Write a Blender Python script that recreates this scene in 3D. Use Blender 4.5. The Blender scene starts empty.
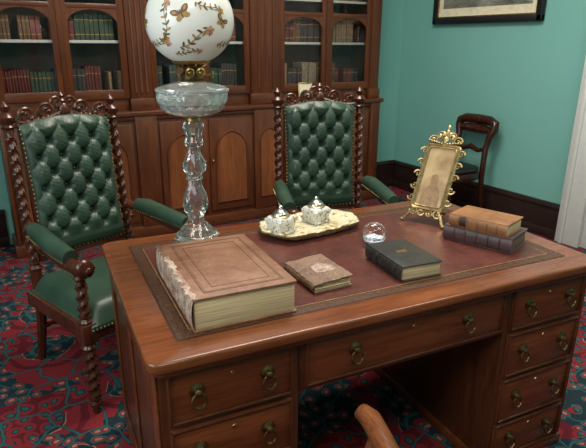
import bpy, bmesh, math, random
from mathutils import Matrix, Vector, Euler
R_=math.radians
random.seed(7)
sc=bpy.context.scene
try:
    sc.view_settings.view_transform='Standard'
    sc.view_settings.look='None'
except Exception: pass

# ---------------------------------------------------------------- materials
def new(name):
    m=bpy.data.materials.new(name); m.use_nodes=True
    nt=m.node_tree; b=nt.nodes['Principled BSDF']
    return m,nt,b
def coords(nt,scale=(1,1,1),rot=(0,0,0)):
    t=nt.nodes.new('ShaderNodeTexCoord'); mp=nt.nodes.new('ShaderNodeMapping')
    mp.inputs['Scale'].default_value=scale; mp.inputs['Rotation'].default_value=rot
    nt.links.new(t.outputs['Object'],mp.inputs['Vector']); return mp.outputs['Vector']
def noise(nt,vec,scale,detail=4,rough=.55,dist=0):
    n=nt.nodes.new('ShaderNodeTexNoise'); n.inputs['Scale'].default_value=scale
    n.inputs['Detail'].default_value=detail; n.inputs['Roughness'].default_value=rough
    n.inputs['Distortion'].default_value=dist
    nt.links.new(vec,n.inputs['Vector']); return n.outputs['Fac']
def ramp(nt,fac,stops,const=False):
    r=nt.nodes.new('ShaderNodeValToRGB'); cr=r.color_ramp
    if const: cr.interpolation='CONSTANT'
    while len(cr.elements)<len(stops): cr.elements.new(.5)
    for e,(p,c) in zip(cr.elements,stops):
        e.position=p; e.color=(c[0],c[1],c[2],1)
    nt.links.new(fac,r.inputs['Fac']); return r.outputs['Color']
def mixc(nt,fac,a,b,mode='MIX'):
    m=nt.nodes.new('ShaderNodeMix'); m.data_type='RGBA'; m.blend_type=mode
    for sock,v in ((m.inputs[0],fac),(m.inputs[6],a),(m.inputs[7],b)):
        if hasattr(v,'links'): nt.links.new(v,sock)
        elif isinstance(v,(int,float)): sock.default_value=v
        else: sock.default_value=(*v[:3],1)
    return m.outputs[2]
def math_(nt,op,a,b=None):
    m=nt.nodes.new('ShaderNodeMath'); m.operation=op
    for i,v in enumerate((a,b)):
        if v is None: continue
        if hasattr(v,'links'): nt.links.new(v,m.inputs[i])
        else: m.inputs[i].default_value=v
    return m.outputs[0]
def bump(nt,b,h,strength=.2,dist=.002):
    n=nt.nodes.new('ShaderNodeBump'); n.inputs['Strength'].default_value=strength
    n.inputs['Distance'].default_value=dist
    nt.links.new(h,n.inputs['Height']); nt.links.new(n.outputs['Normal'],b.inputs['Normal'])
def wood(name,c1,c2,axis='x',rough=.32,sc_=1.0,c3=None):
    m,nt,b=new(name)
    s={'x':(1.2,14,14),'y':(14,1.2,14),'z':(14,14,1.2)}[axis]
    v=coords(nt,tuple(q*sc_ for q in s))
    f=noise(nt,v,1.6,7,.65,.6)
    col=ramp(nt,f,[(.3,c1),(.5,tuple((a+d)/2 for a,d in zip(c1,c2))),(.68,c2)])
    v3=coords(nt,tuple(q*sc_*4 for q in s)); f3=noise(nt,v3,2.2,4,.6)
    col=mixc(nt,ramp(nt,f3,[(.48,(0,0,0)),(.70,(.55,.55,.55))]),col,tuple(q*.4 for q in c1))
    v2=coords(nt,(1.5,1.5,1.5)); f2=noise(nt,v2,1.3,2)
    dark=c3 or tuple(q*.55 for q in c1)
    fac=ramp(nt,f2,[(.35,(0,0,0)),(.75,(.55,.55,.55))])
    col=mixc(nt,fac,col,dark)
    nt.links.new(col,b.inputs['Base Color'])
    b.inputs['Roughness'].default_value=rough
    bump(nt,b,f,.06,.001)
    return m
def plain(name,c,rough=.5,metal=0,var=.12,ns=30,bmp=0,**kw):
    m,nt,b=new(name); v=coords(nt); f=noise(nt,v,ns,4)
    col=ramp(nt,f,[(.3,tuple(q*(1-var) for q in c)),(.7,tuple(min(1,q*(1+var)) for q in c))])
    nt.links.new(col,b.inputs['Base Color'])
    b.inputs['Roughness'].default_value=rough; b.inputs['Metallic'].default_value=metal
    if bmp: bump(nt,b,f,bmp,.003)
    for k,vv in kw.items(): b.inputs[k.replace('_',' ')].default_value=vv
    return m
M={}
M['desk']=wood('desk_mahogany',(.095,.024,.008),(.205,.058,.019),'x',.24)
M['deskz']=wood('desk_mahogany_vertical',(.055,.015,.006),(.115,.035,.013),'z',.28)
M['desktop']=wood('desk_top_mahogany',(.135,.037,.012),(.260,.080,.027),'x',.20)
M['case']=wood('bookcase_mahogany',(.085,.024,.009),(.165,.050,.018),'z',.33)
M['casex']=wood('bookcase_mahogany_rail',(.085,.024,.009),(.165,.050,.018),'x',.32)
M['arch']=wood('bookcase_arch_veneer',(.15,.046,.015),(.27,.090,.030),'z',.33)
M['casein']=plain('bookcase_inside',(.050,.030,.022),.7)
M['shelf']=plain('lit_pale_shelf_edge',(.62,.62,.55),.5)  # pale shelf fronts: the light on the edges is put into the colour
M['chairw']=wood('carved_chair_mahogany',(.045,.012,.006),(.11,.030,.014),'z',.25,2)
M['sidew']=wood('side_chair_mahogany',(.026,.007,.005),(.06,.016,.009),'z',.25,2)
M['oak']=wood('swivel_chair_wood',(.14,.042,.015),(.25,.088,.033),'y',.25,2)
def hide(name,c,rough=.4):
    m,nt,b=new(name); v=coords(nt); f=noise(nt,v,7,4); g=noise(nt,v,60,5,.7); h=noise(nt,v,26,3,.6,.5)
    col=ramp(nt,f,[(.3,tuple(q*.75 for q in c)),(.7,tuple(q*1.25 for q in c))])
    nt.links.new(col,b.inputs['Base Color']); b.inputs['Roughness'].default_value=rough
    bump(nt,b,math_(nt,'ADD',math_(nt,'MULTIPLY',g,.4),h),.35,.004); return m
M['green']=hide('green_leather',(.026,.054,.034),.42)
M['green2']=plain('green_leather_button',(.014,.034,.022),.42)
M['black']=plain('black_seat_leather',(.010,.010,.011),.4)
M['brass']=plain('aged_brass',(.42,.28,.11),.32,1,.25,40)
M['gilt']=plain('gilt_metal',(.46,.34,.16),.38,1,.4,60)
M['dbrass']=plain('dark_brass',(.18,.125,.055),.36,1,.35,60)
M['white']=plain('white_gloss_paint',(.66,.68,.66),.4,0,.04)
M['skirt']=wood('dark_baseboard_wood',(.020,.011,.010),(.045,.024,.019),'x',.32)
M['cream']=plain('cream_card',(.75,.68,.5),.6)
def teal():
    m,nt,b=new('teal_wall_paint'); v=coords(nt); f=noise(nt,v,1.2,3); g=noise(nt,v,180,3)
    nt.links.new(ramp(nt,f,[(.3,(.175,.43,.385)),(.7,(.195,.46,.415))]),b.inputs['Base Color'])
    b.inputs['Roughness'].default_value=.55; bump(nt,b,g,.08,.001); return m
M['teal']=teal()
M['ceil']=plain('ceiling_plaster',(.8,.79,.74),.8,0,.02)
def glass(name,rough=.02,col=(1,1,1),ior=1.48,tr=1.0):
    m,nt,b=new(name); v=coords(nt); f=noise(nt,v,20,2)
    nt.links.new(ramp(nt,f,[(0,col),(1,tuple(min(1,q*1.02) for q in col))]),b.inputs['Base Color'])
    b.inputs['Transmission Weight'].default_value=tr; b.inputs['Roughness'].default_value=rough
    b.inputs['IOR'].default_value=ior; return m
M['crystal']=glass('cut_crystal',.05,(.97,.99,.98),1.5,.97)
M['cutfont']=glass('frosted_cut_crystal',.10,(.86,.90,.88),1.5,.80)
M['pglass']=glass('paperweight_glass',.0,(1,1,1))
def pane():
    m,nt,b=new('cabinet_window_glass')
    nt.nodes.remove(b); out=nt.nodes['Material Output']
    t=nt.nodes.new('ShaderNodeBsdfTransparent'); g=nt.nodes.new('ShaderNodeBsdfGlossy'); g.inputs['Roughness'].default_value=.03
    mx=nt.nodes.new('ShaderNodeMixShader'); lw=nt.nodes.new('ShaderNodeFresnel'); lw.inputs['IOR'].default_value=1.3
    nt.links.new(lw.outputs[0],mx.inputs[0]); nt.links.new(t.outputs[0],mx.inputs[1]); nt.links.new(g.outputs[0],mx.inputs[2])
    nt.links.new(mx.outputs[0],out.inputs['Surface']); return m
M['pane']=pane()
def leather_top():
    m,nt,b=new('red_desk_leather'); v=coords(nt)
    f=noise(nt,v,5,5,.7); g=noise(nt,v,60,4,.7); h=noise(nt,v,14,6,.75)
    c=ramp(nt,f,[(.3,(.060,.015,.011)),(.55,(.115,.028,.021)),(.75,(.155,.058,.038))])
    c=mixc(nt,ramp(nt,h,[(.42,(0,0,0)),(.75,(.65,.65,.65))]),c,(.045,.018,.013))
    c=mixc(nt,ramp(nt,g,[(.5,(0,0,0)),(.8,(.4,.4,.4))]),c,(.22,.11,.07))
    nt.links.new(c,b.inputs['Base Color']); b.inputs['Roughness'].default_value=.34
    bump(nt,b,g,.12,.001); return m
M['leather']=leather_top()
def tooled():
    m,nt,b=new('tooled_leather_band'); v=coords(nt); g=noise(nt,v,150,2,.6,1.0)
    nt.links.new(ramp(nt,g,[(.45,(.050,.017,.010)),(.6,(.125,.055,.022))]),b.inputs['Base Color'])
    b.inputs['Roughness'].default_value=.4; bump(nt,b,g,.3,.001); return m
M['tool']=tooled()
M['toolline']=plain('tooled_dark_line',(.03,.012,.008),.45)
def cover(name,c1,c2,scale=10,rough=.5,wear=None):
    m,nt,b=new(name); v=coords(nt); f=noise(nt,v,scale,6,.7); g=noise(nt,v,scale*6,4,.7)
    c=ramp(nt,f,[(.35,c1),(.65,c2)])
    if wear: c=mixc(nt,ramp(nt,g,[(.56,(0,0,0)),(.72,(.8,.8,.8))]),c,wear)
    nt.links.new(c,b.inputs['Base Color']); b.inputs['Roughness'].default_value=rough; bump(nt,b,g,.25,.001); return m
M['bible']=cover('worn_brown_leather',(.155,.062,.032),(.29,.145,.085),9,.42,(.36,.21,.13))
M['biblesp']=cover('peeling_spine_leather',(.16,.065,.04),(.54,.42,.34),28,.6,(.76,.69,.62))
M['blackb']=cover('black_book_leather',(.014,.013,.012),(.032,.030,.027),12,.42,(.09,.075,.06))
M['tan']=cover('tan_leather',(.20,.080,.028),(.34,.155,.062),14,.45,(.12,.045,.02))
M['plum']=cover('plum_leather',(.050,.024,.026),(.095,.050,.050),12,.45,(.14,.085,.075))
M['smallb']=cover('worn_small_book_leather',(.11,.055,.034),(.24,.14,.09),18,.55,(.48,.37,.28))
M['bline']=plain('blind_tooled_line',(.09,.04,.025),.5)
M['label']=plain('spine_label_dark',(.04,.014,.010),.5)
def pages(name,c=(.66,.51,.30)):
    m,nt,b=new(name); v=coords(nt,(3,3,260)); f=noise(nt,v,2.0,3)
    nt.links.new(ramp(nt,f,[(.3,tuple(q*.5 for q in c)),(.62,c)]),b.inputs['Base Color'])
    b.inputs['Roughness'].default_value=.8; bump(nt,b,f,.4,.001); return m
M['pages']=pages('aged_page_edges')
M['pages2']=pages('aged_page_edges_dark',(.16,.10,.075))
def porcelain(name,base,spots,scale,rough=.18):
    m,nt,b=new(name); v=coords(nt)
    f=noise(nt,v,scale,3,.6,1.2); g=noise(nt,v,scale*1.7,3,.6,.6)
    c=mixc(nt,ramp(nt,f,[(.55,(0,0,0)),(.60,(1,1,1))]),base,spots[0])
    c=mixc(nt,ramp(nt,g,[(.60,(0,0,0)),(.64,(1,1,1))]),c,spots[1])
    nt.links.new(c,b.inputs['Base Color']); b.inputs['Roughness'].default_value=rough; return m
M['ink']=porcelain('painted_porcelain',(.66,.66,.62),((.30,.22,.12),(.12,.14,.18)),60)
M['tray']=porcelain('gilded_tray_porcelain',(.62,.56,.38),((.36,.26,.10),(.76,.74,.64)),30)
M['silver']=plain('tarnished_silver',(.55,.53,.48),.28,1,.3,80)
M['globe']=plain('opal_glass',(.82,.81,.77),.22,0,.02,4)
M['gbrown']=plain('globe_paint_brown',(.16,.07,.022),.4,0,.35,60)
M['ggold']=plain('globe_paint_gold',(.42,.25,.07),.4,0,.3,60)
M['ggreen']=plain('globe_paint_green',(.12,.15,.07),.4,0,.3,60)
M['gpink']=plain('globe_paint_pink',(.60,.33,.25),.4,0,.2,60)
M['inner']=porcelain('paperweight_flower',(.80,.85,.90),((.12,.3,.6),(.8,.45,.5)),60)
def photo():
    m,nt,b=new('faded_sepia_photograph'); v=coords(nt,(1,1,1)); f=noise(nt,v,11,3)
    nt.links.new(ramp(nt,f,[(.32,(.26,.16,.08)),(.6,(.48,.34,.18))]),b.inputs['Base Color']); b.inputs['Roughness'].default_value=.35; return m
M['photo']=photo()
M['sepia']=plain('sepia_faded_figure',(.26,.16,.08),.35,0,.3,40)
def engraving():
    m,nt,b=new('engraving_print'); v=coords(nt,(1,1,3)); f=noise(nt,v,5,8,.7)
    nt.links.new(ramp(nt,f,[(.35,(.08,.09,.07)),(.6,(.26,.27,.22))]),b.inputs['Base Color']); b.inputs['Roughness'].default_value=.2; return m
M['print']=engraving()
def carpet():
    m,nt,b=new('patterned_carpet'); v=coords(nt,(1,1,1),(0,0,0))
    warp=nt.nodes.new('ShaderNodeTexNoise'); warp.inputs['Scale'].default_value=6; nt.links.new(v,warp.inputs['Vector'])
    vv=nt.nodes.new('ShaderNodeVectorMath'); vv.operation='SCALE'; vv.inputs['Scale'].default_value=.09
    nt.links.new(warp.outputs['Color'],vv.inputs[0])
    va=nt.nodes.new('ShaderNodeVectorMath'); va.operation='ADD'; nt.links.new(v,va.inputs[0]); nt.links.new(vv.outputs[0],va.inputs[1])
    def voro(scale,rnd,feat='F1',vec=None):
        n=nt.nodes.new('ShaderNodeTexVoronoi'); n.feature=feat; n.voronoi_dimensions='2D'
        n.inputs['Scale'].default_value=scale; n.inputs['Randomness'].default_value=rnd
        nt.links.new(vec or va.outputs[0],n.inputs['Vector']); return n
    navy=(.012,.030,.040); red=(.235,.020,.028); teal_=(.024,.105,.112); peach=(.38,.17,.125); dred=(.125,.010,.018)
    big=voro(2.4,.45)
    c=ramp(nt,big.outputs['Distance'],[(0,peach),(.04,red),(.10,navy),(.15,teal_),(.20,navy),(.27,peach),(.285,red),(.40,dred),(.47,red)],True)
    fine=voro(15,.7)
    fc=ramp(nt,fine.outputs['Distance'],[(0,peach),(.14,red),(.26,teal_),(.36,navy)],True)
    fc2=ramp(nt,fine.outputs['Distance'],[(0,teal_),(.17,navy),(.26,red),(.50,dred)],True)
    msk=noise(nt,va.outputs[0],5,2); mk=ramp(nt,msk,[(.50,(0,0,0)),(.505,(1,1,1))],True)
    c=mixc(nt,mk,c,fc)
    msk2=noise(nt,va.outputs[0],3.3,1); mk2=ramp(nt,msk2,[(.50,(0,0,0)),(.505,(1,1,1))],True)
    c=mixc(nt,mk2,c,fc2)
    ed=voro(5.5,.9,'DISTANCE_TO_EDGE')
    em=ramp(nt,ed.outputs['Distance'],[(0,teal_),(.020,navy),(.045,(0,0,0))],True)
    eb=ramp(nt,ed.outputs['Distance'],[(0,(1,1,1)),(.035,(0,0,0))],True)
    c=mixc(nt,eb,c,em)
    g=noise(nt,v,260,2); c=mixc(nt,ramp(nt,g,[(.3,(0,0,0)),(.7,(.35,.35,.35))]),c,(.03,.025,.025))
    nt.links.new(c,b.inputs['Base Color']); b.inputs['Roughness'].default_value=.95
    b.inputs['Specular IOR Level'].default_value=.1
    bump(nt,b,g,.4,.004); return m
M['carpet']=carpet()
bookcols=[(.12,.02,.015),(.04,.06,.035),(.15,.07,.035),(.26,.16,.09),(.05,.035,.035),(.19,.035,.03),(.32,.25,.17),(.05,.075,.07)]
BM=[plain('shelf_book_cloth_%s'%n,tuple(q*1.05 for q in c),.55,0,.3,40) for n,c in zip('abcdefgh',bookcols)]

# ---------------------------------------------------------------- geometry collector
class G:
    def __init__(s,name,loc=(0,0,0),rz=0):
        s.name=name; s.bm=bmesh.new(); s.mats=[]; s.loc=loc; s.rz=rz
    def mi(s,m):
        if isinstance(m,str): m=M[m]
        if m not in s.mats: s.mats.append(m)
        return s.mats.index(m)
    def add(s,t,m,X=None):
        if X is not None: t.transform(X)
        i=s.mi(m)
        for f in t.faces: f.material_index=i; f.smooth=True
        me=bpy.data.meshes.new('tmp'); t.to_mesh(me); t.free()
        s.bm.from_mesh(me); bpy.data.meshes.remove(me)
    def box(s,lo,hi,m,bev=.003,X=None,seg=2):
        t=bmesh.new(); bmesh.ops.create_cube(t,size=1)
        d=[hi[i]-lo[i] for i in range(3)]; c=[(hi[i]+lo[i])/2 for i in range(3)]
        t.transform(Matrix.Translation(c)@Matrix.Diagonal((*d,1)))
        if bev: bmesh.ops.bevel(t,geom=t.edges[:],offset=min(bev,min(abs(q) for q in d)*.45),segments=seg,affect='EDGES',profile=.5)
        s.add(t,m,X)
    def lathe(s,prof,m,seg=20,X=None,mod=None,cap=True):
        t=bmesh.new(); rings=[]
        for r,z in prof:
            ring=[]
            for k in range(seg):
                a=2*math.pi*k/seg; rr=r*(mod(a,z) if mod else 1)
                ring.append(t.verts.new((rr*math.cos(a),rr*math.sin(a),z)))
            rings.append(ring)
        for A,B in zip(rings,rings[1:]):
            for k in range(seg): t.faces.new((A[k],A[(k+1)%seg],B[(k+1)%seg],B[k]))
        if cap:
            t.faces.new(rings[0][::-1]); t.faces.new(rings[-1])
        bmesh.ops.recalc_face_normals(t,faces=t.faces[:])
        s.add(t,m,X)
    def tube(s,pts,rad,m,seg=8,X=None,closed=False):
        pts=[Vector(p) for p in pts]; n=len(pts)
        rads=rad if isinstance(rad,(list,tuple)) else [rad]*n
        t=bmesh.new(); rings=[]; N=None
        for i,p in enumerate(pts):
            if closed: T=(pts[(i+1)%n]-pts[i-1])
            else: T=pts[min(i+1,n-1)]-pts[max(i-1,0)]
            T.normalize()
            if N is None:
                N=T.orthogonal().normalized()
            else:
                N=(N-T*N.dot(T)); 
                N=N.normalized() if N.length>1e-6 else T.orthogonal().normalized()
            B=T.cross(N)
            rings.append([t.verts.new(p+(N*math.cos(2*math.pi*k/seg)+B*math.sin(2*math.pi*k/seg))*rads[i]) for k in range(seg)])
        prs=list(zip(rings,rings[1:]))
        if closed: prs.append((rings[-1],rings[0]))
        for A,B in prs:
            for k in range(seg): t.faces.new((A[k],A[(k+1)%seg],B[(k+1)%seg],B[k]))
        if not closed:
            t.faces.new(rings[0][::-1]); t.faces.new(rings[-1])
        bmesh.ops.recalc_face_normals(t,faces=t.faces[:])
        s.add(t,m,X)
    def twist(s,p0,p1,R,turns,m,seg=12,steps=None,lobes=2):
        p0=Vector(p0);p1=Vector(p1);L=(p1-p0).length; steps=steps or int(turns*10)
        q=(p1-p0).to_track_quat('Z','Y').to_matrix().to_4x4()
        t=bmesh.new(); rings=[]
        for i in range(steps+1):
            z=L*i/steps; ph=2*math.pi*turns*i/steps
            e=min(1,min(i,steps-i)/3)
            rings.append([t.verts.new(((R*(.78+.22*e*math.cos(lobes*(a-ph)) + .0))*math.cos(a),(R*(.78+.22*e*math.cos(lobes*(a-ph))))*math.sin(a),z)) for a in [2*math.pi*k/seg for k in range(seg)]])
        for A,B in zip(rings,rings[1:]):
            for k in range(seg): t.faces.new((A[k],A[(k+1)%seg],B[(k+1)%seg],B[k]))
        t.faces.new(rings[0][::-1]); t.faces.new(rings[-1])
        bmesh.ops.recalc_face_normals(t,faces=t.faces[:])
        s.add(t,m,Matrix.Translation(p0)@q)
    def prism(s,pts,z0,z1,m,X=None,bev=0):
        t=bmesh.new(); f=t.faces.new([t.verts.new((x,y,z0)) for x,y in pts])
        r=bmesh.ops.extrude_face_region(t,geom=[f])
        for v in [e for e in r['geom'] if isinstance(e,bmesh.types.BMVert)]: v.co.z=z1
        bmesh.ops.recalc_face_normals(t,faces=t.faces[:])
        if bev:
            ed=[e for e in t.edges if abs(e.verts[0].co.z-e.verts[1].co.z)<1e-7]
            bmesh.ops.bevel(t,geom=ed,offset=bev,segments=3,affect='EDGES',profile=.5)
        s.add(t,m,X)
    def ball(s,c,r,m,u=14,v=9,X=None):
        t=bmesh.new(); bmesh.ops.create_uvsphere(t,u_segments=u,v_segments=v,radius=1)
        r=r if isinstance(r,(tuple,list)) else (r,r,r)
        t.transform(Matrix.Translation(c)@Matrix.Diagonal((*r,1))); s.add(t,m,X)
    def surf(s,fn,nu,nv,m,X=None,wrap=False):
        t=bmesh.new(); vs=[[t.verts.new(fn(i/nu,j/nv)) for j in range(nv+1)] for i in range(nu+1)]
        for i in range(nu):
            for j in range(nv):
                t.faces.new((vs[i][j],vs[i+1][j],vs[i+1][j+1],vs[i][j+1]))
        bmesh.ops.recalc_face_normals(t,faces=t.faces[:])
        s.add(t,m,X)
    def done(s,ang=38):
        me=bpy.data.meshes.new(s.name); s.bm.to_mesh(me); s.bm.free()
        for m in s.mats: me.materials.append(m)
        try: me.set_sharp_from_angle(angle=R_(ang))
        except Exception: pass
        ob=bpy.data.objects.new(s.name,me); sc.collection.objects.link(ob)
        ob.location=s.loc; ob.rotation_euler=(0,0,s.rz); return ob
def YM(c,rot=(0,0,0)): return Matrix.Translation(c)@Euler(rot).to_matrix().to_4x4()
def rrect(x0,x1,y0,y1,r,n=5):
    P=[]
    for cx,cy,a0 in ((x1-r,y0+r,-90),(x1-r,y1-r,0),(x0+r,y1-r,90),(x0+r,y0+r,180)):
        for k in range(n+1):
            a=R_(a0+90*k/n); P.append((cx+r*math.cos(a),cy+r*math.sin(a)))
    return P
def dense(prof,n=4):
    out=[]
    for (r0,z0),(r1,z1) in zip(prof,prof[1:]):
        for k in range(n): out.append((r0+(r1-r0)*k/n,z0+(z1-z0)*k/n))
    return out+[prof[-1]]

# ---------------------------------------------------------------- room
C=Vector((2.51,3.46,0)); PH=.093
BW=.15
def RW(a,b,z=0): return C+Vector((a*math.cos(PH)-b*math.sin(PH),a*math.sin(PH)+b*math.cos(PH),z))
def rbox(name,lo,hi,m,bev=0):
    g=G(name,tuple(C),PH); g.box(lo,hi,m,bev); return g.done()
LX=-5.6; FY=-7.0; H=3.4
rbox('floor',(LX-.1,FY-.1,-.08),(.1,BW+.1,0),'carpet')
rbox('ceiling',(LX-.1,FY-.1,H),(.1,BW+.1,H+.1),'ceil')
rbox('wall_back',(LX-.1,BW,0),(.1,BW+.1,H),'teal')
rbox('wall_right',(0,FY-.1,0),(.1,BW,H),'teal')
rbox('wall_left',(LX-.1,FY-.1,0),(LX,BW,H),'teal')
rbox('wall_front',(LX,FY-.1,0),(0,FY,H),'teal')
def skirt(name,lo,hi,ax):
    g=G(name,tuple(C),PH)
    g.box(lo,hi,'skirt',.002)
    if ax=='a':
        g.box((lo[0],lo[1]-.012,0),(hi[0],hi[1],.07),'skirt',.004); g.box((lo[0],lo[1]-.008,hi[2]-.045),(hi[0],hi[1],hi[2]-.012),'skirt',.008)
    else:
        g.box((lo[0]-.012,lo[1],0),(hi[0],hi[1],.07),'skirt',.004); g.box((lo[0]-.008,lo[1],hi[2]-.045),(hi[0],hi[1],hi[2]-.012),'skirt',.008)
    g.done()
skirt('baseboard_back',(-.48,BW-.028,0),(0,BW,.28),'a')
skirt('baseboard_back_left',(LX,BW-.028,0),(-3.72,BW,.28),'a')
skirt('baseboard_right',(-.028,-1.825,0),(0,BW-.045,.28),'b')
g=G('door_1',tuple(C),PH)
g.box((-.055,-2.02,0),(-.001,-1.83,2.45),'white',.006); g.box((-.075,-1.90,0),(-.01,-1.865,2.45),'white',.008)
g.box((-.055,-3.12,0),(-.001,-2.95,2.45),'white',.006); g.box((-.055,-3.12,2.40),(-.001,-1.83,2.6),'white',.006)
g.box((-.02,-2.96,0.005),(-.001,-2.01,2.41),'white',.002)
for b0,b1 in ((-2.88,-2.53),(-2.44,-2.09)):
    for z0,z1 in ((.2,.95),(1.1,2.25)):
        g.box((-.032,b0,z0),(-.01,b1,z1),'white',.01)
g.ball((-.07,-2.85,1.02),.03,'brass')
g.done()
skirt('baseboard_right_near',(-.028,FY+.01,0),(0,-3.13,.28),'b')
g=G('framed_picture',tuple(C),PH)
b0,b1,z0,z1=-1.43,-.29,1.62,2.45
fr='black'
for lo,hi in (((-.045,b0,z0),(-.002,b1,z0+.055)),((-.045,b0,z1-.055),(-.002,b1,z1)),((-.045,b0,z0),(-.002,b0+.055,z1)),((-.045,b1-.055,z0),(-.002,b1,z1))):
    g.box(lo,hi,fr,.012)
for lo,hi in (((-.036,b0+.05,z0+.05),(-.004,b1-.05,z0+.064)),((-.036,b0+.05,z0+.05),(-.004,b0+.064,z1-.05)),((-.036,b1-.064,z0+.05),(-.004,b1-.05,z1-.05))):
    g.box(lo,hi,'gilt',.003)
g.box((-.02,b0+.05,z0+.05),(-.004,b1-.05,z1-.05),'cream',0)
g.box((-.022,b0+.11,z0+.13),(-.01,b1-.11,z1-.11),'print',0)
g.done()

# ---------------------------------------------------------------- bookcase
g=G('bookcase',tuple(C),PH)
L0,L1=-3.68,-.52; FB=-.17; UB=-.12
g.box((L0,FB,0),(L1,BW-.005,.945),'case',.004)
g.box((L0-.02,FB-.025,0),(L1+.02,BW-.005,.09),'casex',.008)
g.box((L0-.03,FB-.04,.935),(L1+.035,BW-.005,.973),'casex',.01)
g.box((L0-.015,FB-.02,.905),(L1+.015,BW-.005,.935),'casex',.01)
mods=[(-3.66,-2.80),(-2.64,-1.83),(-1.56,-.62)]
def archpts(x0,x1,z0,zs,n=14):
    c=(x0+x1)/2; w=x1-x0
    P=[(x0,z0),(x1,z0)]
    R=w*.60
    a1=math.acos((R-w/2)/R)
    for k in range(n+1):
        a=a1*k/n; P.append((x1-R+R*math.cos(a),zs+R*math.sin(a)))
    for k in range(n-1,-1,-1):
        a=a1*k/n; P.append((x0+R-R*math.cos(a),zs+R*math.sin(a)))
    return P
FX=lambda y: Matrix(((1,0,0,0),(0,0,-1,y),(0,1,0,0),(0,0,0,1)))
for x0,x1 in mods:
    mid=(x0+x1)/2
    for a,b in ((x0+.02,mid-.012),(mid+.012,x1-.02)):
        g.box((a,FB-.018,.13),(b,FB,.88),'case',.004)
        pts=archpts(a+.05,b-.05,.2,.62)
        g.prism(pts,.019,.024,'arch',FX(FB))
        g.tube([(x,FB-.024,z) for x,z in pts],.009,'case',6,None,True)
        g.ball(((b-.02 if a<mid-.1 and b<mid else a+.02),FB-.028,.55),.010,'brass')
for x0,x1 in ((L0,mods[0][0]),(mods[0][1],mods[1][0]),(mods[1][1],mods[2][0]),(mods[2][1],L1)):
    g.box((x0,FB-.03,.09),(x1,FB,.935),'case',.006)
    if x1-x0>.2:
        pts=archpts(x0+.05,x1-.05,.2,.68)
        g.prism(pts,.031,.036,'arch',FX(FB)); g.tube([(x,FB-.036,z) for x,z in pts],.007,'case',6,None,True)
    g.box((x0,UB-.035,.973),(x1,UB+.02,2.7),'case',.006)
    if x1-x0>.12:
        for q in (.25,.5,.75):
            xx=x0+(x1-x0)*q; g.tube([(xx,UB-.036,1.1),(xx,UB-.036,2.55)],.010,'case',8)
    g.box((x0-.01,UB-.05,.973),(x1+.01,UB,1.06),'casex',.008)
g.box((L0,BW-.03,.973),(L1,BW-.005,2.75),'casein',0)
g.box((L0,UB,.973),(L0+.03,BW-.005,2.7),'case',.002); g.box((L1-.03,UB,.973),(L1,BW-.005,2.7),'case',.002)
g.box((L0-.05,UB-.08,2.7),(L1+.05,BW-.005,2.85),'casex',.02)
for x0,x1 in mods:
    g.box((x0-.012,UB,.973),(x0+.012,BW-.03,2.7),'case',0); g.box((x1-.012,UB,.973),(x1+.012,BW-.03,2.7),'case',0)
    g.box((x0,UB,.973),(x1,BW-.03,1.075),'casex',.002)
    for zz in (1.46,1.80,2.16,2.5):
        g.box((x0,UB+.03,zz-.02),(x1,BW-.03,zz),'casein',.001); g.box((x0,UB+.022,zz-.02),(x1,UB+.032,zz),'shelf',.002)
    mid=(x0+x1)/2
    for a,b in ((x0,mid-.003),(mid+.003,x1)):
        g.box((a,UB-.02,1.06),(a+.05,UB+.005,2.65),'case',.005); g.box((b-.05,UB-.02,1.06),(b,UB+.005,2.65),'case',.005)
        g.box((a+.04,UB-.02,1.06),(b-.04,UB+.005,1.125),'casex',.005); g.box((a+.04,UB-.02,2.58),(b-.04,UB+.005,2.65),'casex',.005)
        g.box((a+.04,UB-.018,1.665),(b-.04,UB+.003,1.695),'casex',.004)
        w0,w1=a+.048,b-.048; r=(w1-w0)/2; zt=1.668; c=(w0+w1)/2
        for sgn in (-1,1):
            P=[(c+sgn*r,zt),(c,zt)]
            for k in range(9):
                an=math.pi/2*k/8; P.append((c+sgn*r*math.sin(an),zt-.11+.10*math.cos(an)))
            if sgn<0: P=P[::-1]
            g.prism(P,.0,.014,'case',FX(UB))
        g.box((a+.04,UB-.004,1.1),(b-.04,UB-.001,2.6),'pane',0)
    g.box((mid-.014,UB-.03,1.06),(mid+.014,UB-.015,2.65),'case',.006)
case_ob=g.done()
g=G('shelf_books')
for x0,x1 in mods:
    for zz,hh in ((1.075,.20),(1.46,.17),(1.80,.24),(2.16,.22)):
        x=x0+.05
        cnt=0
        while x<x1-.09:
            if cnt==0: run=random.randrange(8); cnt=random.randrange(2,9); runh=hh*random.uniform(.82,1.1); rw=random.uniform(.018,.034)
            w=rw*random.uniform(.9,1.1)
            if random.random()<.05: x+=.05
            h=runh*random.uniform(.98,1.02)
            yb=UB+.045+random.uniform(0,.015)
            g.box((x,yb,zz),(x+w-.0015,BW-.05,zz+h),BM[run],.003,None,1)
            for q in (.2,.75):
                g.box((x+.001,yb-.001,zz+h*q),(x+w-.0025,yb+.004,zz+h*q+.006),'ggold',0)
            x+=w; cnt-=1
bk=g.done(); bk.parent=case_ob
g=G('gilt_framed_card',tuple(RW(-1.33,-.178,.974)),PH+R_(-12))
X=YM((0,0,0),(R_(-6),0,0))
for lo,hi in (((-.065,-.008,0),(.065,.004,.012)),((-.065,-.008,.148),(.065,.004,.16)),((-.065,-.008,0),(-.053,.004,.16)),((.053,-.008,0),(.065,.004,.16))): g.box(lo,hi,'gilt',.003,X)
g.box((-.055,-.004,.01),(.055,.002,.15),'cream',0,X); g.box((-.02,-.0055,.05),(.02,-.003,.1),'gpink',0,X)
g.box((-.015,.0,0.003),(.015,.006,.09),'gilt',.002,YM((0,.014,0),(R_(10),0,0)))
g.done()

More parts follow.
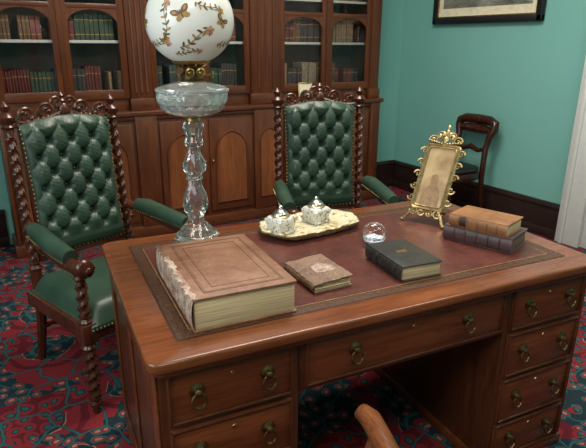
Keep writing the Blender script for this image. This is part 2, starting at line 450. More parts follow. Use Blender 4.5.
# ---------------------------------------------------------------- desk
TZ=.7602
g=G('pedestal_desk')
W2=.76; D=.876
g.prism(rrect(-W2,W2,0,D,.035,6),.728,.7585,'desktop',None,.008)
g.prism(rrect(-W2+.012,W2-.012,.012,D-.012,.03,6),.712,.730,'desk',None,.005)
g.prism(rrect(-W2+.085,W2-.085,.085,D-.085,.004,1),.755,.7592,'toolline')
g.prism(rrect(-W2+.090,W2-.090,.090,D-.090,.004,1),.755,.7595,'tool')
g.prism(rrect(-W2+.122,W2-.122,.122,D-.122,.004,1),.755,.7597,'toolline')
g.prism(rrect(-W2+.126,W2-.126,.126,D-.126,.004,1),.755,.7598,'ggold')
g.prism(rrect(-W2+.1280,W2-.1280,.1280,D-.1280,.004,1),.755,.76,'leather')
px0,px1=.368,.738
def drawer(g,x0,x1,z0,z1,handles,yf=.035,s=-1):
    def bx(xa,ya,za,xb,yb,zb,m,bev):
        lo=(xa,min(yf+s*ya,yf+s*yb),za); hi=(xb,max(yf+s*ya,yf+s*yb),zb); g.box(lo,hi,m,bev)
    bx(x0,-.004,z0,x1,.006,z1,'desk',.003)
    for a,b,c,d in ((x0,z0,x1,z0+.007),(x0,z1-.007,x1,z1),(x0,z0,x0+.007,z1),(x1-.007,z0,x1,z1)):
        bx(a,.004,b,c,.012,d,'deskz',.003)
    zc=(z0+z1)/2
    for h in handles:
        X=YM((h,yf+s*.006,zc+.012),(R_(90) if s<0 else R_(-90),0,0))
        g.lathe([(.0,0),(.019,0),(.020,.002),(.015,.004),(.013,.006),(.009,.007),(.008,.014),(.010,.017),(.006,.021),(.0,.022)],'dbrass',16,X,lambda a,z:1+.06*math.cos(8*a) if z<.005 else 1)
        R=.018
        pts=[(h+R*math.sin(t),yf+s*(.020+.003*(1-math.cos(t))),zc+.010-R*1.05+R*1.05*math.cos(t)) for t in [2*math.pi*k/20 for k in range(20)]]
        g.tube(pts,[.0025+.0012*(1-math.cos(2*math.pi*k/20))/2 for k in range(20)],'dbrass',8,None,True)
    xm=(x0+x1)/2
    X=YM((xm,yf+s*.006,z1-.035),(R_(90) if s<0 else R_(-90),0,0))
    g.lathe([(0,0),(.007,0),(.006,.002),(0,.0025)],'brass',12,X); 
rows=[(.565,.708),(.388,.548),(.205,.372),(.045,.19)]
for sx in (-1,1):
    xa,xb=sorted((sx*px0,sx*px1))
    g.box((xa,.036,0),(xb,D-.036,.715),'deskz',.004)
    g.box((xa-.008,.026,0),(xb+.008,D-.026,.042),'desk',.006)
    for i,(z0,z1) in enumerate(rows):
        hs=[sx*.461,sx*.645]
        drawer(g,xa+.022,xb-.022,z0,z1,hs)
        if i==0: drawer(g,xa+.022,xb-.022,z0,z1,hs,D-.036,1)
    g.box((xa+.022,D-.044,.045),(xb-.022,D-.03,.548),'desk',.004)
    xs=sx*px1
    for y0,y1,z0,z1 in ((.036,.10,.042,.712),(D-.10,D-.036,.042,.712),(.10,D-.10,.63,.712),(.10,D-.10,.042,.12),(D/2-.03,D/2+.03,.12,.63)):
        lo=(min(xs,xs+sx*.006),y0,z0);hi=(max(xs,xs+sx*.006),y1,z1); g.box(lo,hi,'desk',.003)
g.box((-px0,.036,.555),(px0,D-.036,.715),'deskz',.003)
drawer(g,-.352,.352,.572,.708,[-.201,.201])
drawer(g,-.352,.352,.572,.708,[-.201,.201],D-.036,1)
desk=g.done()

# ---------------------------------------------------------------- tufted armchairs
def armchair(name,loc,rz):
    g=G(name,loc,rz)
    W='chairw'
    for sx in (-1,1):
        fx=sx*.275
        g.lathe([(.012,0),(.016,.01),(.012,.028),(.020,.034),(.024,.05),(.018,.062),(.026,.075)],W,14,YM((fx,-.225,0)))
        g.twist((fx,-.225,.07),(fx,-.225,.31),.028,2.6,W)
        g.lathe([(.026,0),(.031,.01),(.022,.022),(.030,.032),(.03,.036)],W,14,YM((fx,-.225,.30)))
        g.box((fx-.032,-.257,.33),(fx+.032,-.193,.415),W,.006)
        g.lathe([(.022,0),(.028,.01),(.018,.022),(.025,.032)],W,14,YM((fx,-.225,.412)))
        g.twist((fx,-.225,.44),(fx,-.225,.605),.025,1.9,W)
        g.lathe([(.02,0),(.028,.01),(.020,.02),(.028,.032)],W,14,YM((fx,-.225,.595)))
        AP=[(sx*.245,.235,.69),(sx*.262,.13,.675),(sx*.275,0,.650),(sx*.278,-.12,.640),(sx*.277,-.22,.643),(sx*.277,-.262,.65)]
        g.tube(AP,[.022,.022,.024,.026,.028,.024],W,10)
        g.ball((sx*.277,-.262,.654),(.036,.03,.036),W)
        g.lathe([(0,0),(.030,0),(.032,.006),(.022,.01),(.024,.015),(.012,.019),(.010,.025),(0,.028)],W,16,YM((sx*.277,-.284,.654),(R_(90),0,0)),lambda a,z:1+.07*math.cos(6*a))
        PP=[(sx*.255,.17,.700),(sx*.264,.10,.701),(sx*.272,0,.686),(sx*.276,-.10,.676),(sx*.277,-.175,.670)]
        g.tube([PP[0]]+PP+[PP[-1]],[.005,.030,.036,.038,.037,.032,.008],'green',14)
        for k in range(22):
            t=k/21; y=.16-.33*t; x=.258+.019*min(1,t*1.3)
            for o in (-1,1): g.ball((sx*x+o*.033,y,.680-.022*t),.0042,'gilt',6,4)
        g.tube([(sx*.235,.34,0),(sx*.235,.285,.2),(sx*.235,.25,.36),(sx*.24,.25,.5)],[.019,.022,.026,.026],W,8)
        g.lathe([(.026,0),(.031,.012),(.02,.026),(.028,.036)],W,14,YM((sx*.24,.25,.49)))
        g.twist((sx*.24,.252,.52),(sx*.24,.30,1.10),.024,6,W)
        g.lathe([(.02,0),(.029,.01),(.02,.022),(.032,.035),(.034,.05),(.024,.064),(.012,.072),(.020,.084),(.022,.094),(.010,.108),(0,.118)],W,14,YM((sx*.24,.30,1.10),(R_(-4),0,0)))
        g.box((min(sx*.235,sx*.29),-.21,.335),(max(sx*.235,sx*.29),.26,.40),W,.006)
    g.box((-.26,-.25,.335),(.26,-.20,.40),W,.008); g.box((-.24,.235,.335),(.24,.275,.40),W,.006)
    def seat(u,v):
        x=-.275+.55*u; y=-.262+.51*v
        e=min(1,min(u,1-u)/.09); f=min(1,min(v,1-v)/.09)
        return Vector((x*(1-.02*(1-e)),y,.40+.075*(e**.5)*(f**.5)+.022*math.sin(math.pi*u)*math.sin(math.pi*v)))
    g.surf(seat,26,26,'green')
    g.box((-.274,-.26,.375),(.274,.246,.405),'green',.006)
    for k in range(34):
        x=-.268+.536*k/33; g.ball((x,-.263,.388),.0045,'gilt',6,4)
    for sx in (-1,1):
        for k in range(28): g.ball((sx*.277,-.185+.42*k/27,.388),.0045,'gilt',6,4)
    X=Matrix.Translation((0,.245,.52))@Euler((R_(-4.6),0,0)).to_matrix().to_4x4()
    PW,PH_=.205,.60
    def outl(u,v):
        w=PW*(1-.05*math.sin(math.pi*v)); 
        top=PH_+.03*math.cos((u-.5)*math.pi)
        return (-w+2*w*u, .03+v*(top-.03))
    du,dv=.100,.135; zo=.12
    btn=[]
    for i in range(-5,6):
        for j in range(-1,12):
            if (i+j)%2: continue
            x=i*du/2; z=zo+j*dv/2
            if abs(x)<PW*.86 and .10<z<PH_-.02: btn.append((x,z))
    def tuft(u,v):
        x,z=outl(u,v); 
        e=min(1,min(u,1-u)/.10)*1.0; f=min(1,min(v,1-v)/.07)
        s_=x/du+(z-zo)/dv; t_=x/du-(z-zo)/dv
        q=abs(math.sin(math.pi*s_)*math.sin(math.pi*t_))
        inside=min(1,min(u,1-u)/.10)*min(1,min(v,1-v)/.07)
        low=max(0,min(1,(z-.09)/.05))
        h=.034*(max(e,0)**.5)*(max(f,0)**.5)
        dmp=0
        for bx_,bz in btn:
            d2=((x-bx_)**2+(z-bz)**2)
            if d2<.003: dmp=max(dmp,math.exp(-d2/.00030))
        wr=.0014*math.sin(x*310+z*90)*math.sin(z*260-x*140)
        h+=inside*low*(.019*q**.40-.006-.027*dmp+wr)
        return Vector((x,-.012-h,z))
    g.surf(tuft,90,120,'green',X)
    for x,z in btn: g.ball((x,-.020,z),(.0085,.006,.0085),'green2',10,6,X)
    g.box((-PW+.0,-.014,.025),(PW-.0,.02,PH_),W,.008,X)
    g.box((-PW-.01,-.012,.0),(PW+.01,.02,.045),W,.008,X)
    for k in range(30):
        v=k/29
        for u in (0.0,1.0):
            x,z=outl(u,v); g.ball((x*1.0,-.016,z),.0042,'gilt',6,4,X)
    for k in range(20):
        u=k/19
        for v in (0,1):
            x,z=outl(u,v); g.ball((x,-.016,z),.0042,'gilt',6,4,X)
    X2=Matrix.Translation((0,.296,1.115))@Euler((R_(-5),0,0)).to_matrix().to_4x4()@Matrix(((1,0,0,0),(0,0,-1,0),(0,1,0,0),(0,0,0,1)))
    P=[(-.225,-.01),(.225,-.01)]
    for k in range(41):
        t=1-2*k/40; x=.225*t
        y=.020+.050*math.cos(t*math.pi/2)**1.3+.012*math.cos(t*5*math.pi)+(.022*math.exp(-(t/.12)**2))
        P.append((x,y))
    g.prism(P,-.012,.014,W,X2,.004)
    def spiral(cx,cy,r0,turn,sgn,X,rad=.008):
        pts=[]; n=26
        for k in range(n):
            a=turn*2*math.pi*k/(n-1); r=r0*(1-.85*k/(n-1))
            pts.append((cx+sgn*r*math.cos(a),cy+r*math.sin(a),.016))
        g.tube(pts,[rad*(1-.5*k/(n-1)) for k in range(n)],W,7,X)
    for sg in (-1,1):
        spiral(sg*.165,.035,.036,1.6,sg,X2); spiral(sg*.085,.05,.036,1.5,-sg,X2); spiral(sg*.03,.08,.028,1.4,sg,X2,.007)
        g.tube([(sg*.205,.012,.014),(sg*.15,.006,.018),(sg*.08,.018,.018),(sg*.02,.04,.018)],[.006,.010,.010,.006],W,8,X2)
        for k in range(5):
            g.ball((sg*(.03+.038*k),.03+.02*math.sin(k*2),.018),(.012,.009,.008),W,8,6,X2)
    g.lathe([(.016,0),(.022,.012),(.012,.024),(.018,.034),(.008,.048),(0,.055)],W,12,YM((0,.298,1.19),(R_(-5),0,0)))
    g.ball((0,.05,.02),(.024,.03,.014),W,12,8,X2)
    g.twist((-.235,.27,.2),(.235,.27,.2),.014,5,W)
    return g.done()
armchair('tufted_armchair',(-.68,1.27,0),R_(24))
armchair('tufted_armchair',(.48,1.37,0),R_(-12))

# ---------------------------------------------------------------- side chair
g=G('side_chair',tuple(RW(-.38,-1.0)),PH+R_(-92))
W='sidew'
P=[]
for k in range(28):
    a=2*math.pi*k/28; c,s_=math.cos(a),math.sin(a)
    P.append((.22*abs(c)**.6*math.copysign(1,c)*(1-.06*s_),.21*abs(s_)**.6*math.copysign(1,s_)))
g.prism(P,.38,.44,W,None,.006); g.prism([(x*.95,y*.95) for x,y in P],.44,.48,'black',None,.018)
for sx in (-1,1):
    g.lathe([(.014,0),(.018,.03),(.023,.12),(.028,.25),(.021,.30),(.030,.32),(.021,.34),(.028,.36),(.028,.39)],W,12,YM((sx*.175,-.165,0)))
    g.tube([(sx*.165,.26,0),(sx*.17,.215,.2),(sx*.175,.19,.40),(sx*.175,.195,.52),(sx*.160,.215,.62),(sx*.170,.235,.72),(sx*.195,.255,.785),(sx*.19,.262,.825),(sx*.13,.270,.848),(0,.272,.853)],[.019,.021,.024,.024,.024,.028,.034,.038,.040,.040],W,10)
g.tube([(-.18,.250,.765),(-.1,.260,.772),(0,.264,.772),(.1,.260,.772),(.18,.250,.765)],[.026,.038,.042,.038,.026],W,8)
g.tube([(-.158,.213,.62),(-.08,.214,.60),(0,.214,.625),(.08,.214,.60),(.158,.213,.62)],[.014,.02,.025,.02,.014],W,8)
g.done()

# ---------------------------------------------------------------- swivel desk chair (mostly below the frame)
g=G('swivel_armchair',(-.602,-.466,0),0)
W='oak'
P=[]
for k in range(28):
    a=2*math.pi*k/28; c,s_=math.cos(a),math.sin(a)
    P.append((.225*abs(c)**.6*math.copysign(1,c),.22*abs(s_)**.6*math.copysign(1,s_)))
g.prism(P,.42,.455,W,None,.012)
arc=[(.268,.262,.640),(.272,.245,.655),(.268,.21,.664),(.250,.14,.668),(.230,.07,.67)]
left=[(-x,y,z) for x,y,z in arc]
mid=[(.22*math.cos(a),.02+.24*math.sin(a),.675+.05*max(0,-math.sin(a))) for a in [R_(-180*k/16) for k in range(17)]]
full=arc+mid+left[::-1]
g.tube(full,[.010,.021,.024,.024,.025]+[.026]*17+[.025,.024,.024,.021,.010],W,14)
for k in range(9):
    a=R_(-180*k/8); g.tube([(.19*math.cos(a),.02+.19*math.sin(a),.45),(.215*math.cos(a),.02+.232*math.sin(a),.67+.04*max(0,-math.sin(a)))],[.011,.012],W,8)
for sx in (-1,1): g.tube([(sx*.19,.12,.45),(sx*.225,.17,.56),(sx*.250,.16,.66)],[.014,.017,.016],W,8)
g.lathe([(.05,.12),(.06,.14),(.03,.18),(.028,.34),(.06,.40),(.07,.425)],W,16)
for k in range(4):
    a=R_(45+90*k); g.tube([(.03*math.cos(a),.03*math.sin(a),.15),(.15*math.cos(a),.15*math.sin(a),.13),(.25*math.cos(a),.25*math.sin(a),.055)],[.026,.024,.018],W,8)
    g.ball((.25*math.cos(a),.25*math.sin(a),.024),(.022,.022,.024),'dbrass')
g.done()

# ---------------------------------------------------------------- books on desk
def book(name,loc,rz,w,d,t,cov,spine=None,pg='pages',ct=.004,label=None,bands=True,worn=False,lift=0):
    g=G(name,loc,rz); spine=spine or cov
    nl=7 if worn else 1
    for i in range(nl):
        za=ct+(t-2*ct)*i/nl; zb=ct+(t-2*ct)*(i+1)/nl; j=.0 if nl==1 else random.uniform(-.003,.002)
        k=0 if nl==1 else random.uniform(-.003,.002)
        g.box((-w/2+.008,-d/2+.005+j,za),(w/2-.005+k,d/2-.005+j,zb),pg,.001)
    for z0,z1 in ((0,ct),(t-ct,t)):
        P=rrect(-w/2+.004,w/2,-d/2,d/2,.004,2)
        top=z0>0
        if worn and top:
            P=[]
            n=14
            for (xa,ya,xb,yb) in ((-w/2+.004,-d/2,w/2,-d/2),(w/2,-d/2,w/2,d/2),(w/2,d/2,-w/2+.004,d/2),(-w/2+.004,d/2,-w/2+.004,-d/2)):
                for k in range(n):
                    q=k/n; j=.0024
                    P.append((xa+(xb-xa)*q+random.uniform(-j,j),ya+(yb-ya)*q+random.uniform(-j,j)))
        X=None
        if top and lift:
            X=Matrix.Translation((-w/2,0,t-ct))@Euler((R_(.8),-lift,0)).to_matrix().to_4x4()@Matrix.Translation((w/2,0,-(t-ct)))
        g.prism(P,z0,z1,cov,X,.0012 if not(worn and top) else 0)
    def sp(u,v):
        a=math.pi*(u-.5); return Vector((-w/2+.010-.012*math.cos(a),-d/2+d*v,t/2+t/2*math.sin(a)*1.0))
    g.surf(sp,12,20,spine)
    if bands:
        for k in range(1,6):
            y=-d/2+d*k/6
            g.tube([(-w/2+.0095-.013*math.cos(math.pi*(u-.5)),y,t/2+(t/2-.0023)*math.sin(math.pi*(u-.5))) for u in [i/10 for i in range(11)]],.0022,spine,6)
    if label:
        def lb(u,v):
            a=math.pi*(u*.6-.3); return Vector((-w/2+.0095-.0125*math.cos(a),-d/2+d*(.69+.12*v),t/2+t/2*math.sin(a)))
        g.surf(lb,8,3,label)
    return g
def ragged(x0,x1,y0,y1,n=18,j=.004):
    P=[]
    for (xa,ya,xb,yb) in ((x0,y0,x1,y0),(x1,y0,x1,y1),(x1,y1,x0,y1),(x0,y1,x0,y0)):
        m_=max(2,int(n*(abs(xb-xa)+abs(yb-ya))/(abs(x1-x0)+abs(y1-y0))))
        for k in range(m_):
            q=k/m_; P.append((xa+(xb-xa)*q+random.uniform(-j,j)*(1 if abs(yb-ya)>0 else .4),ya+(yb-ya)*q))
    return P
g=book('large_antique_bible',(-.487,.305,TZ),R_(0),.285,.41,.092,'bible','biblesp','pages',.006)
for ins,wd in ((.026,.0025),(.032,.0012),(.055,.002)):
    x0,x1,y0,y1=-.142+ins+.012,.142-ins,-.205+ins,.205-ins
    for lo,hi in (((x0,y0),(x1,y0+wd)),((x0,y1-wd),(x1,y1)),((x0,y0),(x0+wd,y1)),((x1-wd,y0),(x1,y1))):
        g.box((*lo,.0915),(*hi,.0925),'bline',0)
g.prism(ragged(-.1425,-.127,-.204,.10,40,.0045),.0905,.0932,'biblesp')
g.prism(ragged(-.143,-.134,.10,.204,20,.003),.0905,.0930,'smallb')
g.done()
g=book('worn_small_book',(-.192,.272,TZ),R_(3),.135,.185,.028,'smallb','smallb','pages',.003,bands=False,worn=True,lift=R_(3.5))
g.prism([(-.02,-.03),(.045,-.035),(.05,.01),(.02,.035),(-.015,.02)],.0282,.0292,'biblesp',Matrix.Translation((-.0675,0,.025))@Euler((R_(.8),-R_(3.5),0)).to_matrix().to_4x4()@Matrix.Translation((.0675,0,-.025)))
g.done()
g=book('black_leather_book',(.103,.242,TZ),R_(-3),.15,.215,.050,'blackb','blackb','pages',.004)
g.box((-.018,.0,.0495),(.018,.018,.0502),'gbrown',0); g.done()
book('plum_leather_book',(.527,.318,TZ),R_(24),.16,.25,.055,'plum','plum','pages2',.004).done()
book('tan_leather_book',(.520,.315,TZ+.0557),R_(22),.145,.215,.045,'tan','tan','pages',.004,'label').done()

# ---------------------------------------------------------------- lamp
g=G('banquet_oil_lamp',(-.430,.778,TZ))
flt=lambda n,am:(lambda a,z:1+am*math.cos(n*a))
g.lathe([(.072,.0),(.080,.004),(.078,.014),(.066,.022),(.058,.036),(.045,.052),(.032,.068),(.026,.082)],'crystal',48,None,lambda a,z:1+(.05 if z<.06 else .02)*math.cos(8*a))
g.lathe(dense([(.026,.080),(.030,.09),(.040,.11),(.043,.135),(.038,.17),(.026,.205),(.022,.222)],2),'crystal',48,None,lambda a,z:1+.08*math.cos(6*(a+z*9)))
g.lathe([(.018,.220),(.030,.226),(.032,.233),(.022,.240)],'crystal',32)
g.lathe(dense([(.022,.238),(.036,.255),(.040,.275),(.032,.30),(.024,.32),(.022,.34)],2),'crystal',48,None,lambda a,z:1+.08*math.cos(6*(a+z*9)))
g.lathe([(.020,.338),(.030,.345),(.033,.36),(.026,.375),(.030,.39),(.036,.41),(.030,.428)],'crystal',32,None,flt(8,.05))
g.lathe([(.018,.426),(.026,.430),(.026,.440),(.018,.446)],'brass',24)
outer=dense([(.020,.444),(.050,.447),(.084,.457),(.104,.473),(.114,.492),(.118,.512),(.118,.526)],4)
g.lathe(outer+[(.122,.531),(.122,.538),(.112,.544),(.09,.551),(.06,.558),(.035,.563)],'cutfont',80,None,lambda a,z:1+(.055*abs(math.sin(10*(a+z*5)))*abs(math.sin(10*(a-z*5)))-.025 if z<.527 else .015*math.cos(20*a)))
g.lathe([(.035,.556),(.06,.551),(.09,.544),(.107,.534),(.108,.512),(.103,.493),(.092,.476),(.07,.463),(.03,.456)],'crystal',40)
g.lathe([(.036,.558),(.040,.564),(.034,.571),(.036,.578),(.038,.586),(.030,.592),(.026,.597),(.028,.603),(.038,.608),(.040,.614),(.034,.618),(.034,.63)],'dbrass',28)
g.tube([(.03,0,.583),(.07,.0,.583)],.003,'brass',6); g.lathe([(0,0),(.012,0),(.012,.004),(0,.005)],'brass',14,YM((.07,0,.583),(0,R_(90),0)))
for dx in (-.017,.019):
    g.lathe([(.005,0),(.016,.002),(.016,.008),(.011,.010),(.008,.006),(.004,.010)],'brass',18,YM((dx,-.040,.592),(R_(90),0,0)))
for k in range(8):
    a=2*math.pi*k/8; g.tube([(.036*math.cos(a),.036*math.sin(a),.608),(.054*math.cos(a),.054*math.sin(a),.616),(.06*math.cos(a),.06*math.sin(a),.624)],.003,'brass',6)
g.lathe([(.052,.618),(.062,.622),(.064,.628),(.055,.632)],'brass',32)
g.lathe([(.022,.62),(.032,.67),(.034,.73),(.026,.81),(.024,.96)],'pglass',20,None,None,False)
GR=.143; GZ=.752; GC=Vector((0,0,GZ))
def gr(lon,lat,off=0):
    r=GR+off; return GC+Vector((r*math.cos(lat)*math.cos(lon),r*math.cos(lat)*math.sin(lon),r*.95*math.sin(lat)))
prof=[]
for k in range(29):
    la=R_(-64+128*k/28); prof.append((GR*math.cos(la),GZ+GR*.95*math.sin(la)))
g.lathe(prof,'globe',64,None,None,False)
def decal(poly,lon,lat,rot,scale,m,off=.0008):
    cr,sr=math.cos(rot),math.sin(rot); t=bmesh.new(); vs=[]
    def P(x,y):
        X_=(x*cr-y*sr)*scale; Y_=(x*sr+y*cr)*scale
        return gr(lon+X_/(GR*math.cos(lat)),lat+Y_/GR,off)
    c=t.verts.new(P(sum(p[0] for p in poly)/len(poly),sum(p[1] for p in poly)/len(poly)))
    vs=[t.verts.new(P(x,y)) for x,y in poly]
    for i in range(len(vs)): t.faces.new((c,vs[i],vs[(i+1)%len(vs)]))
    bmesh.ops.recalc_face_normals(t,faces=t.faces[:])
    g.add(t,m)
def ell(cx,cy,a,b,rot=0,n=12):
    return [(cx+a*math.cos(t)*math.cos(rot)-b*math.sin(t)*math.sin(rot),cy+a*math.cos(t)*math.sin(rot)+b*math.sin(t)*math.cos(rot)) for t in [2*math.pi*k/n for k in range(n)]]
def butterfly(lon,lat,rot,s):
    for sg in (-1,1):
        decal(ell(sg*.55,.35,.55,.32,sg*.6),lon,lat,rot,s,'gbrown'); decal(ell(sg*.4,-.3,.38,.28,-sg*.6),lon,lat,rot,s,'ggold',.0010)
        decal(ell(sg*.6,.4,.25,.14,sg*.6),lon,lat,rot,s,'ggold',.0013)
    decal(ell(0,0,.09,.5),lon,lat,rot,s,'gbrown',.0015)
def sprig(lon,lat,rot,s,flower):
    pts=[]
    for k in range(11):
        x=-1+2*k/10; y=.35*math.sin(x*2)
        X_=(x*math.cos(rot)-y*math.sin(rot))*s; Y_=(x*math.sin(rot)+y*math.cos(rot))*s
        pts.append(gr(lon+X_/(GR*math.cos(lat)),lat+Y_/GR,.0006))
        decal(ell(x,y+.16*(1 if k%2 else -1),.20,.075,(1.0 if k%2 else -1.0)+.2*k),lon,lat,rot,s,('ggreen','gbrown','ggold')[k%3])
    g.tube(pts,.0011,'gbrown',5)
    for q in range(5):
        a=2*math.pi*q/5; decal(ell(1.0+.16*math.cos(a),.35*math.sin(2)+.16*math.sin(a),.15,.11,a),lon,lat,rot,s,flower)
    decal(ell(1.0,.35*math.sin(2),.08,.08),lon,lat,rot,s,'ggold',.0014)
for q in range(3):
    L=-1.83+q*2*math.pi/3
    butterfly(L-.18,R_(7),.5,.030); butterfly(L+.75,R_(-2),-.5,.024); butterfly(L-.62,R_(-24),.9,.018)
    sprig(L+.10,R_(-24),.25,.050,'gpink'); sprig(L-.55,R_(2),1.2,.045,'gpink'); sprig(L+.45,R_(16),-.6,.040,'ggold')
    sprig(L-.10,R_(-44),-.2,.035,'gpink'); sprig(L+.2,R_(42),.3,.04,'gpink'); sprig(L+1.15,R_(-30),-.3,.042,'gpink'); sprig(L-.5,R_(38),.3,.035,'ggold')
for v in g.bm.verts:   # the old lamp stands very slightly out of plumb
    v.co.x+=.018*v.co.z; v.co.y-=.007*v.co.z
g.done(16)

# ---------------------------------------------------------------- inkstand tray with wells
g=G('porcelain_inkstand',(-.004,.695,TZ),R_(9))
def rim(a):
    c,s_=math.cos(a),math.sin(a)
    r=1/((abs(c)/.205)**3.2+(abs(s_)/.118)**3.2)**(1/3.2)
    return r*(1+.035*math.cos(10*a)+.015*math.cos(22*a))
t=bmesh.new(); rings=[]
for q,z in ((.02,.010),(.5,.010),(.72,.011),(.80,.016),(.92,.026),(1.0,.032),(1.01,.029),(.93,.020),(.80,.004),(.75,0),(.4,0),(.02,0)):
    rings.append([t.verts.new((rim(2*math.pi*k/96)*q*math.cos(2*math.pi*k/96),rim(2*math.pi*k/96)*q*math.sin(2*math.pi*k/96),z+(.003*math.cos(24*2*math.pi*k/96) if .7<q<1 else 0)*(z>.012))) for k in range(96)])
for A,B in zip(rings,rings[1:]):
    for k in range(96): t.faces.new((A[k],A[(k+1)%96],B[(k+1)%96],B[k]))
t.faces.new(rings[0]); t.faces.new(rings[-1][::-1]); bmesh.ops.recalc_face_normals(t,faces=t.faces[:])
g.add(t,'tray')
g.tube([(rim(a)*math.cos(a),rim(a)*math.sin(a),.031) for a in [2*math.pi*k/96 for k in range(96)]],.0022,'gilt',6,None,True)
for k in range(20):
    a=2*math.pi*k/20; g.ball((rim(a)*.87*math.cos(a),rim(a)*.87*math.sin(a),.024),(.010,.010,.006),'tray',8,6)
g.tube([(-.17,-.075,.016),(-.05,-.085,.014),(.06,-.082,.014),(.17,-.07,.016)],[.003,.005,.005,.003],'gilt',8)
sq=lambda a,z:1/((abs(math.cos(a))**5+abs(math.sin(a))**5)**.2)
for cx,cy in ((-.128,.010),(.060,.040)):
    X=YM((cx,cy,.010),(0,0,R_(8)))@Matrix.Scale(1.14,4)
    g.lathe([(.034,0),(.037,.004),(.033,.010),(.036,.020),(.038,.040),(.036,.050),(.030,.056),(.020,.058)],'ink',32,X,sq)
    for k in range(4):
        a=R_(45+90*k); g.tube([(.045*math.cos(a),.045*math.sin(a),0),(.041*math.cos(a),.041*math.sin(a),.02),(.048*math.cos(a),.048*math.sin(a),.045),(.036*math.cos(a),.036*math.sin(a),.055)],[.006,.004,.006,.003],'ink',8,X)
    g.lathe([(.022,.056),(.027,.060),(.026,.066),(.020,.073),(.012,.078),(.005,.080),(.008,.085),(.006,.090),(0,.093)],'silver',20,X)
    g.lathe([(.026,.057),(.031,.059),(.026,.062)],'gilt',20,X)
g.done()

# ---------------------------------------------------------------- glass paperweight
g=G('glass_paperweight',(.130,.448,TZ))
prof=[(.0,.0005)]+[(.018,.0)]+[(.043*math.cos(R_(a)),.042+.043*math.sin(R_(a))) for a in range(-62,91,8)]+[(.0005,.085)]
g.lathe([(max(r,.0004),z) for r,z in prof],'pglass',40)
g.ball((0,0,.020),(.027,.027,.010),'inner',20,10)
for k in range(6):
    a=2*math.pi*k/6; g.ball((.013*math.cos(a),.013*math.sin(a),.030),(.010,.010,.007),'inner',10,7)
g.done()

# ---------------------------------------------------------------- gilt easel frame
g=G('gilt_easel_picture_frame',(.450,.572,TZ),R_(-64))
XF=Matrix.Translation((0,0,.03))@Euler((R_(-27),0,0)).to_matrix().to_4x4()@Matrix(((1,0,0,0),(0,0,-1,0),(0,1,0,0),(0,0,0,1)))
w,h=.068,.27
def ring(w_,h0,h1,rad,m,z=0):
    P=rrect(-w_,w_,h0,h1,.012,3); g.tube([(x,y,z) for x,y in P],rad,m,8,XF,True)
ring(w,.03,.03+h,.0065,'gilt'); ring(w-.011,.041,.019+h,.003,'gilt',.003)
g.prism(rrect(-w+.004,w-.004,.034,.026+h,.004,1),-.004,.001,'photo',XF)
g.prism([(-.040,.045),(.040,.045),(.038,.085),(.030,.115),(.014,.130),(.016,.150),(.014,.170),(0,.178),(-.014,.170),(-.016,.150),(-.014,.130),(-.030,.115),(-.038,.085)],.001,.0016,'sepia',XF)
g.prism(rrect(-w,w,.03,.03+h,.004,1),-.007,-.004,'dbrass',XF)
def scroll(cx,cy,r0,turn,sg,sv=1,rad=.0045):
    n=22; g.tube([(cx+sg*r0*(1-.8*k/(n-1))*math.cos(turn*6.28*k/(n-1)),cy+sv*r0*(1-.8*k/(n-1))*math.sin(turn*6.28*k/(n-1)),.002) for k in range(n)],[rad*(1-.5*k/(n-1)) for k in range(n)],'gilt',6,XF)
for sg in (-1,1):
    for yy in (.07,.12,.17,.22,.27): scroll(sg*(w+.010),yy,.016,1.2,sg,1 if yy>.13 else -1)
    scroll(sg*.05,.32,.020,1.4,sg); scroll(sg*.024,.338,.020,1.4,-sg); scroll(sg*.05,.018,.020,1.4,sg,-1); scroll(sg*.02,.014,.015,1.3,-sg,-1)
    g.tube([(sg*.05,.01,.055),(sg*.066,.0,.035),(sg*.078,-.012,.016),(sg*.088,-.020,.0065),(sg*.094,-.018,.012)],[.005,.006,.007,.006,.005],'gilt',8)
    for k in range(6): g.ball((sg*(.012+.011*k),.03+h+.004+.002*k%3,.006),.006,'gilt',8,6,XF)
for k in range(5): g.ball(((k-2)*.014,.355-.010*abs(k-2),.004),(.008,.013,.005),'gilt',8,6,XF)
g.ball((0,.372,.003),(.007,.016,.005),'gilt',8,6,XF); g.ball((0,.32,.004),(.014,.018,.006),'gilt',10,8,XF)
g.tube([(0,.095,.20),(0,.145,.10),(0,.170,.0075)],[.004,.005,.006],'dbrass',8)
g.tube([(-.02,.170,.0065),(.02,.170,.0065)],.005,'dbrass',8)
g.done()

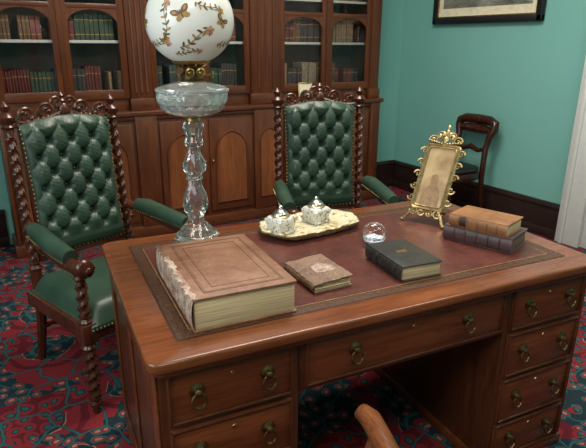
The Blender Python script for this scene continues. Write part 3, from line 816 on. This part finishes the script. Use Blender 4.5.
# ---------------------------------------------------------------- lights
def area(name,a,b,z,sx,sy,power,col,rot=(0,0,0)):
    l=bpy.data.lights.new(name,'AREA'); l.shape='RECTANGLE'; l.size=sx; l.size_y=sy; l.energy=power; l.color=col
    o=bpy.data.objects.new(name,l); sc.collection.objects.link(o); o.location=RW(a,b,z); o.rotation_euler=rot; return o
area('added_overhead_light',-2.3,-1.9,3.3,1.3,1.0,88,(1,.93,.82))  # these soft overhead area lights are added to light the room, no fixtures
area('added_overhead_light',-4.0,-4.6,3.3,1.3,1.0,44,(1,.93,.82))
area('added_overhead_light',-1.3,-4.0,3.3,1.3,1.0,50,(1,.94,.85))
area('added_side_light',-5.45,-3.2,1.9,1.6,1.8,45,(.95,.98,1),(R_(90),0,PH+R_(-90)))  # cool area light added from the left; that wall has no window
w=bpy.data.worlds.new('world'); sc.world=w; w.use_nodes=True
w.node_tree.nodes['Background'].inputs[0].default_value=(.6,.65,.7,1); w.node_tree.nodes['Background'].inputs[1].default_value=.3

# ---------------------------------------------------------------- camera
cx,cy,cz,yaw,pit,rol,f=[-0.914,-1.072,1.444,0.443,0.322,0.007,539.5]
fw=Vector((math.sin(yaw)*math.cos(pit),math.cos(yaw)*math.cos(pit),-math.sin(pit)))
r0=Vector((math.cos(yaw),-math.sin(yaw),0)); u0=r0.cross(fw)
r=r0*math.cos(rol)+u0*math.sin(rol); u=-r0*math.sin(rol)+u0*math.cos(rol)
cd=bpy.data.cameras.new('camera'); co=bpy.data.objects.new('camera',cd); sc.collection.objects.link(co)
cd.sensor_width=36; cd.lens=f/586*36; cd.clip_start=.02
m=Matrix(((r.x,u.x,-fw.x,cx),(r.y,u.y,-fw.y,cy),(r.z,u.z,-fw.z,cz),(0,0,0,1)))
co.matrix_world=m
sc.camera=co
# turn the whole place so that the room walls are axis aligned
bpy.context.view_layer.update()
RM=Matrix.Rotation(-PH,4,'Z')
for ob in list(sc.objects):
    if ob.parent is None: ob.matrix_world=RM@ob.matrix_world
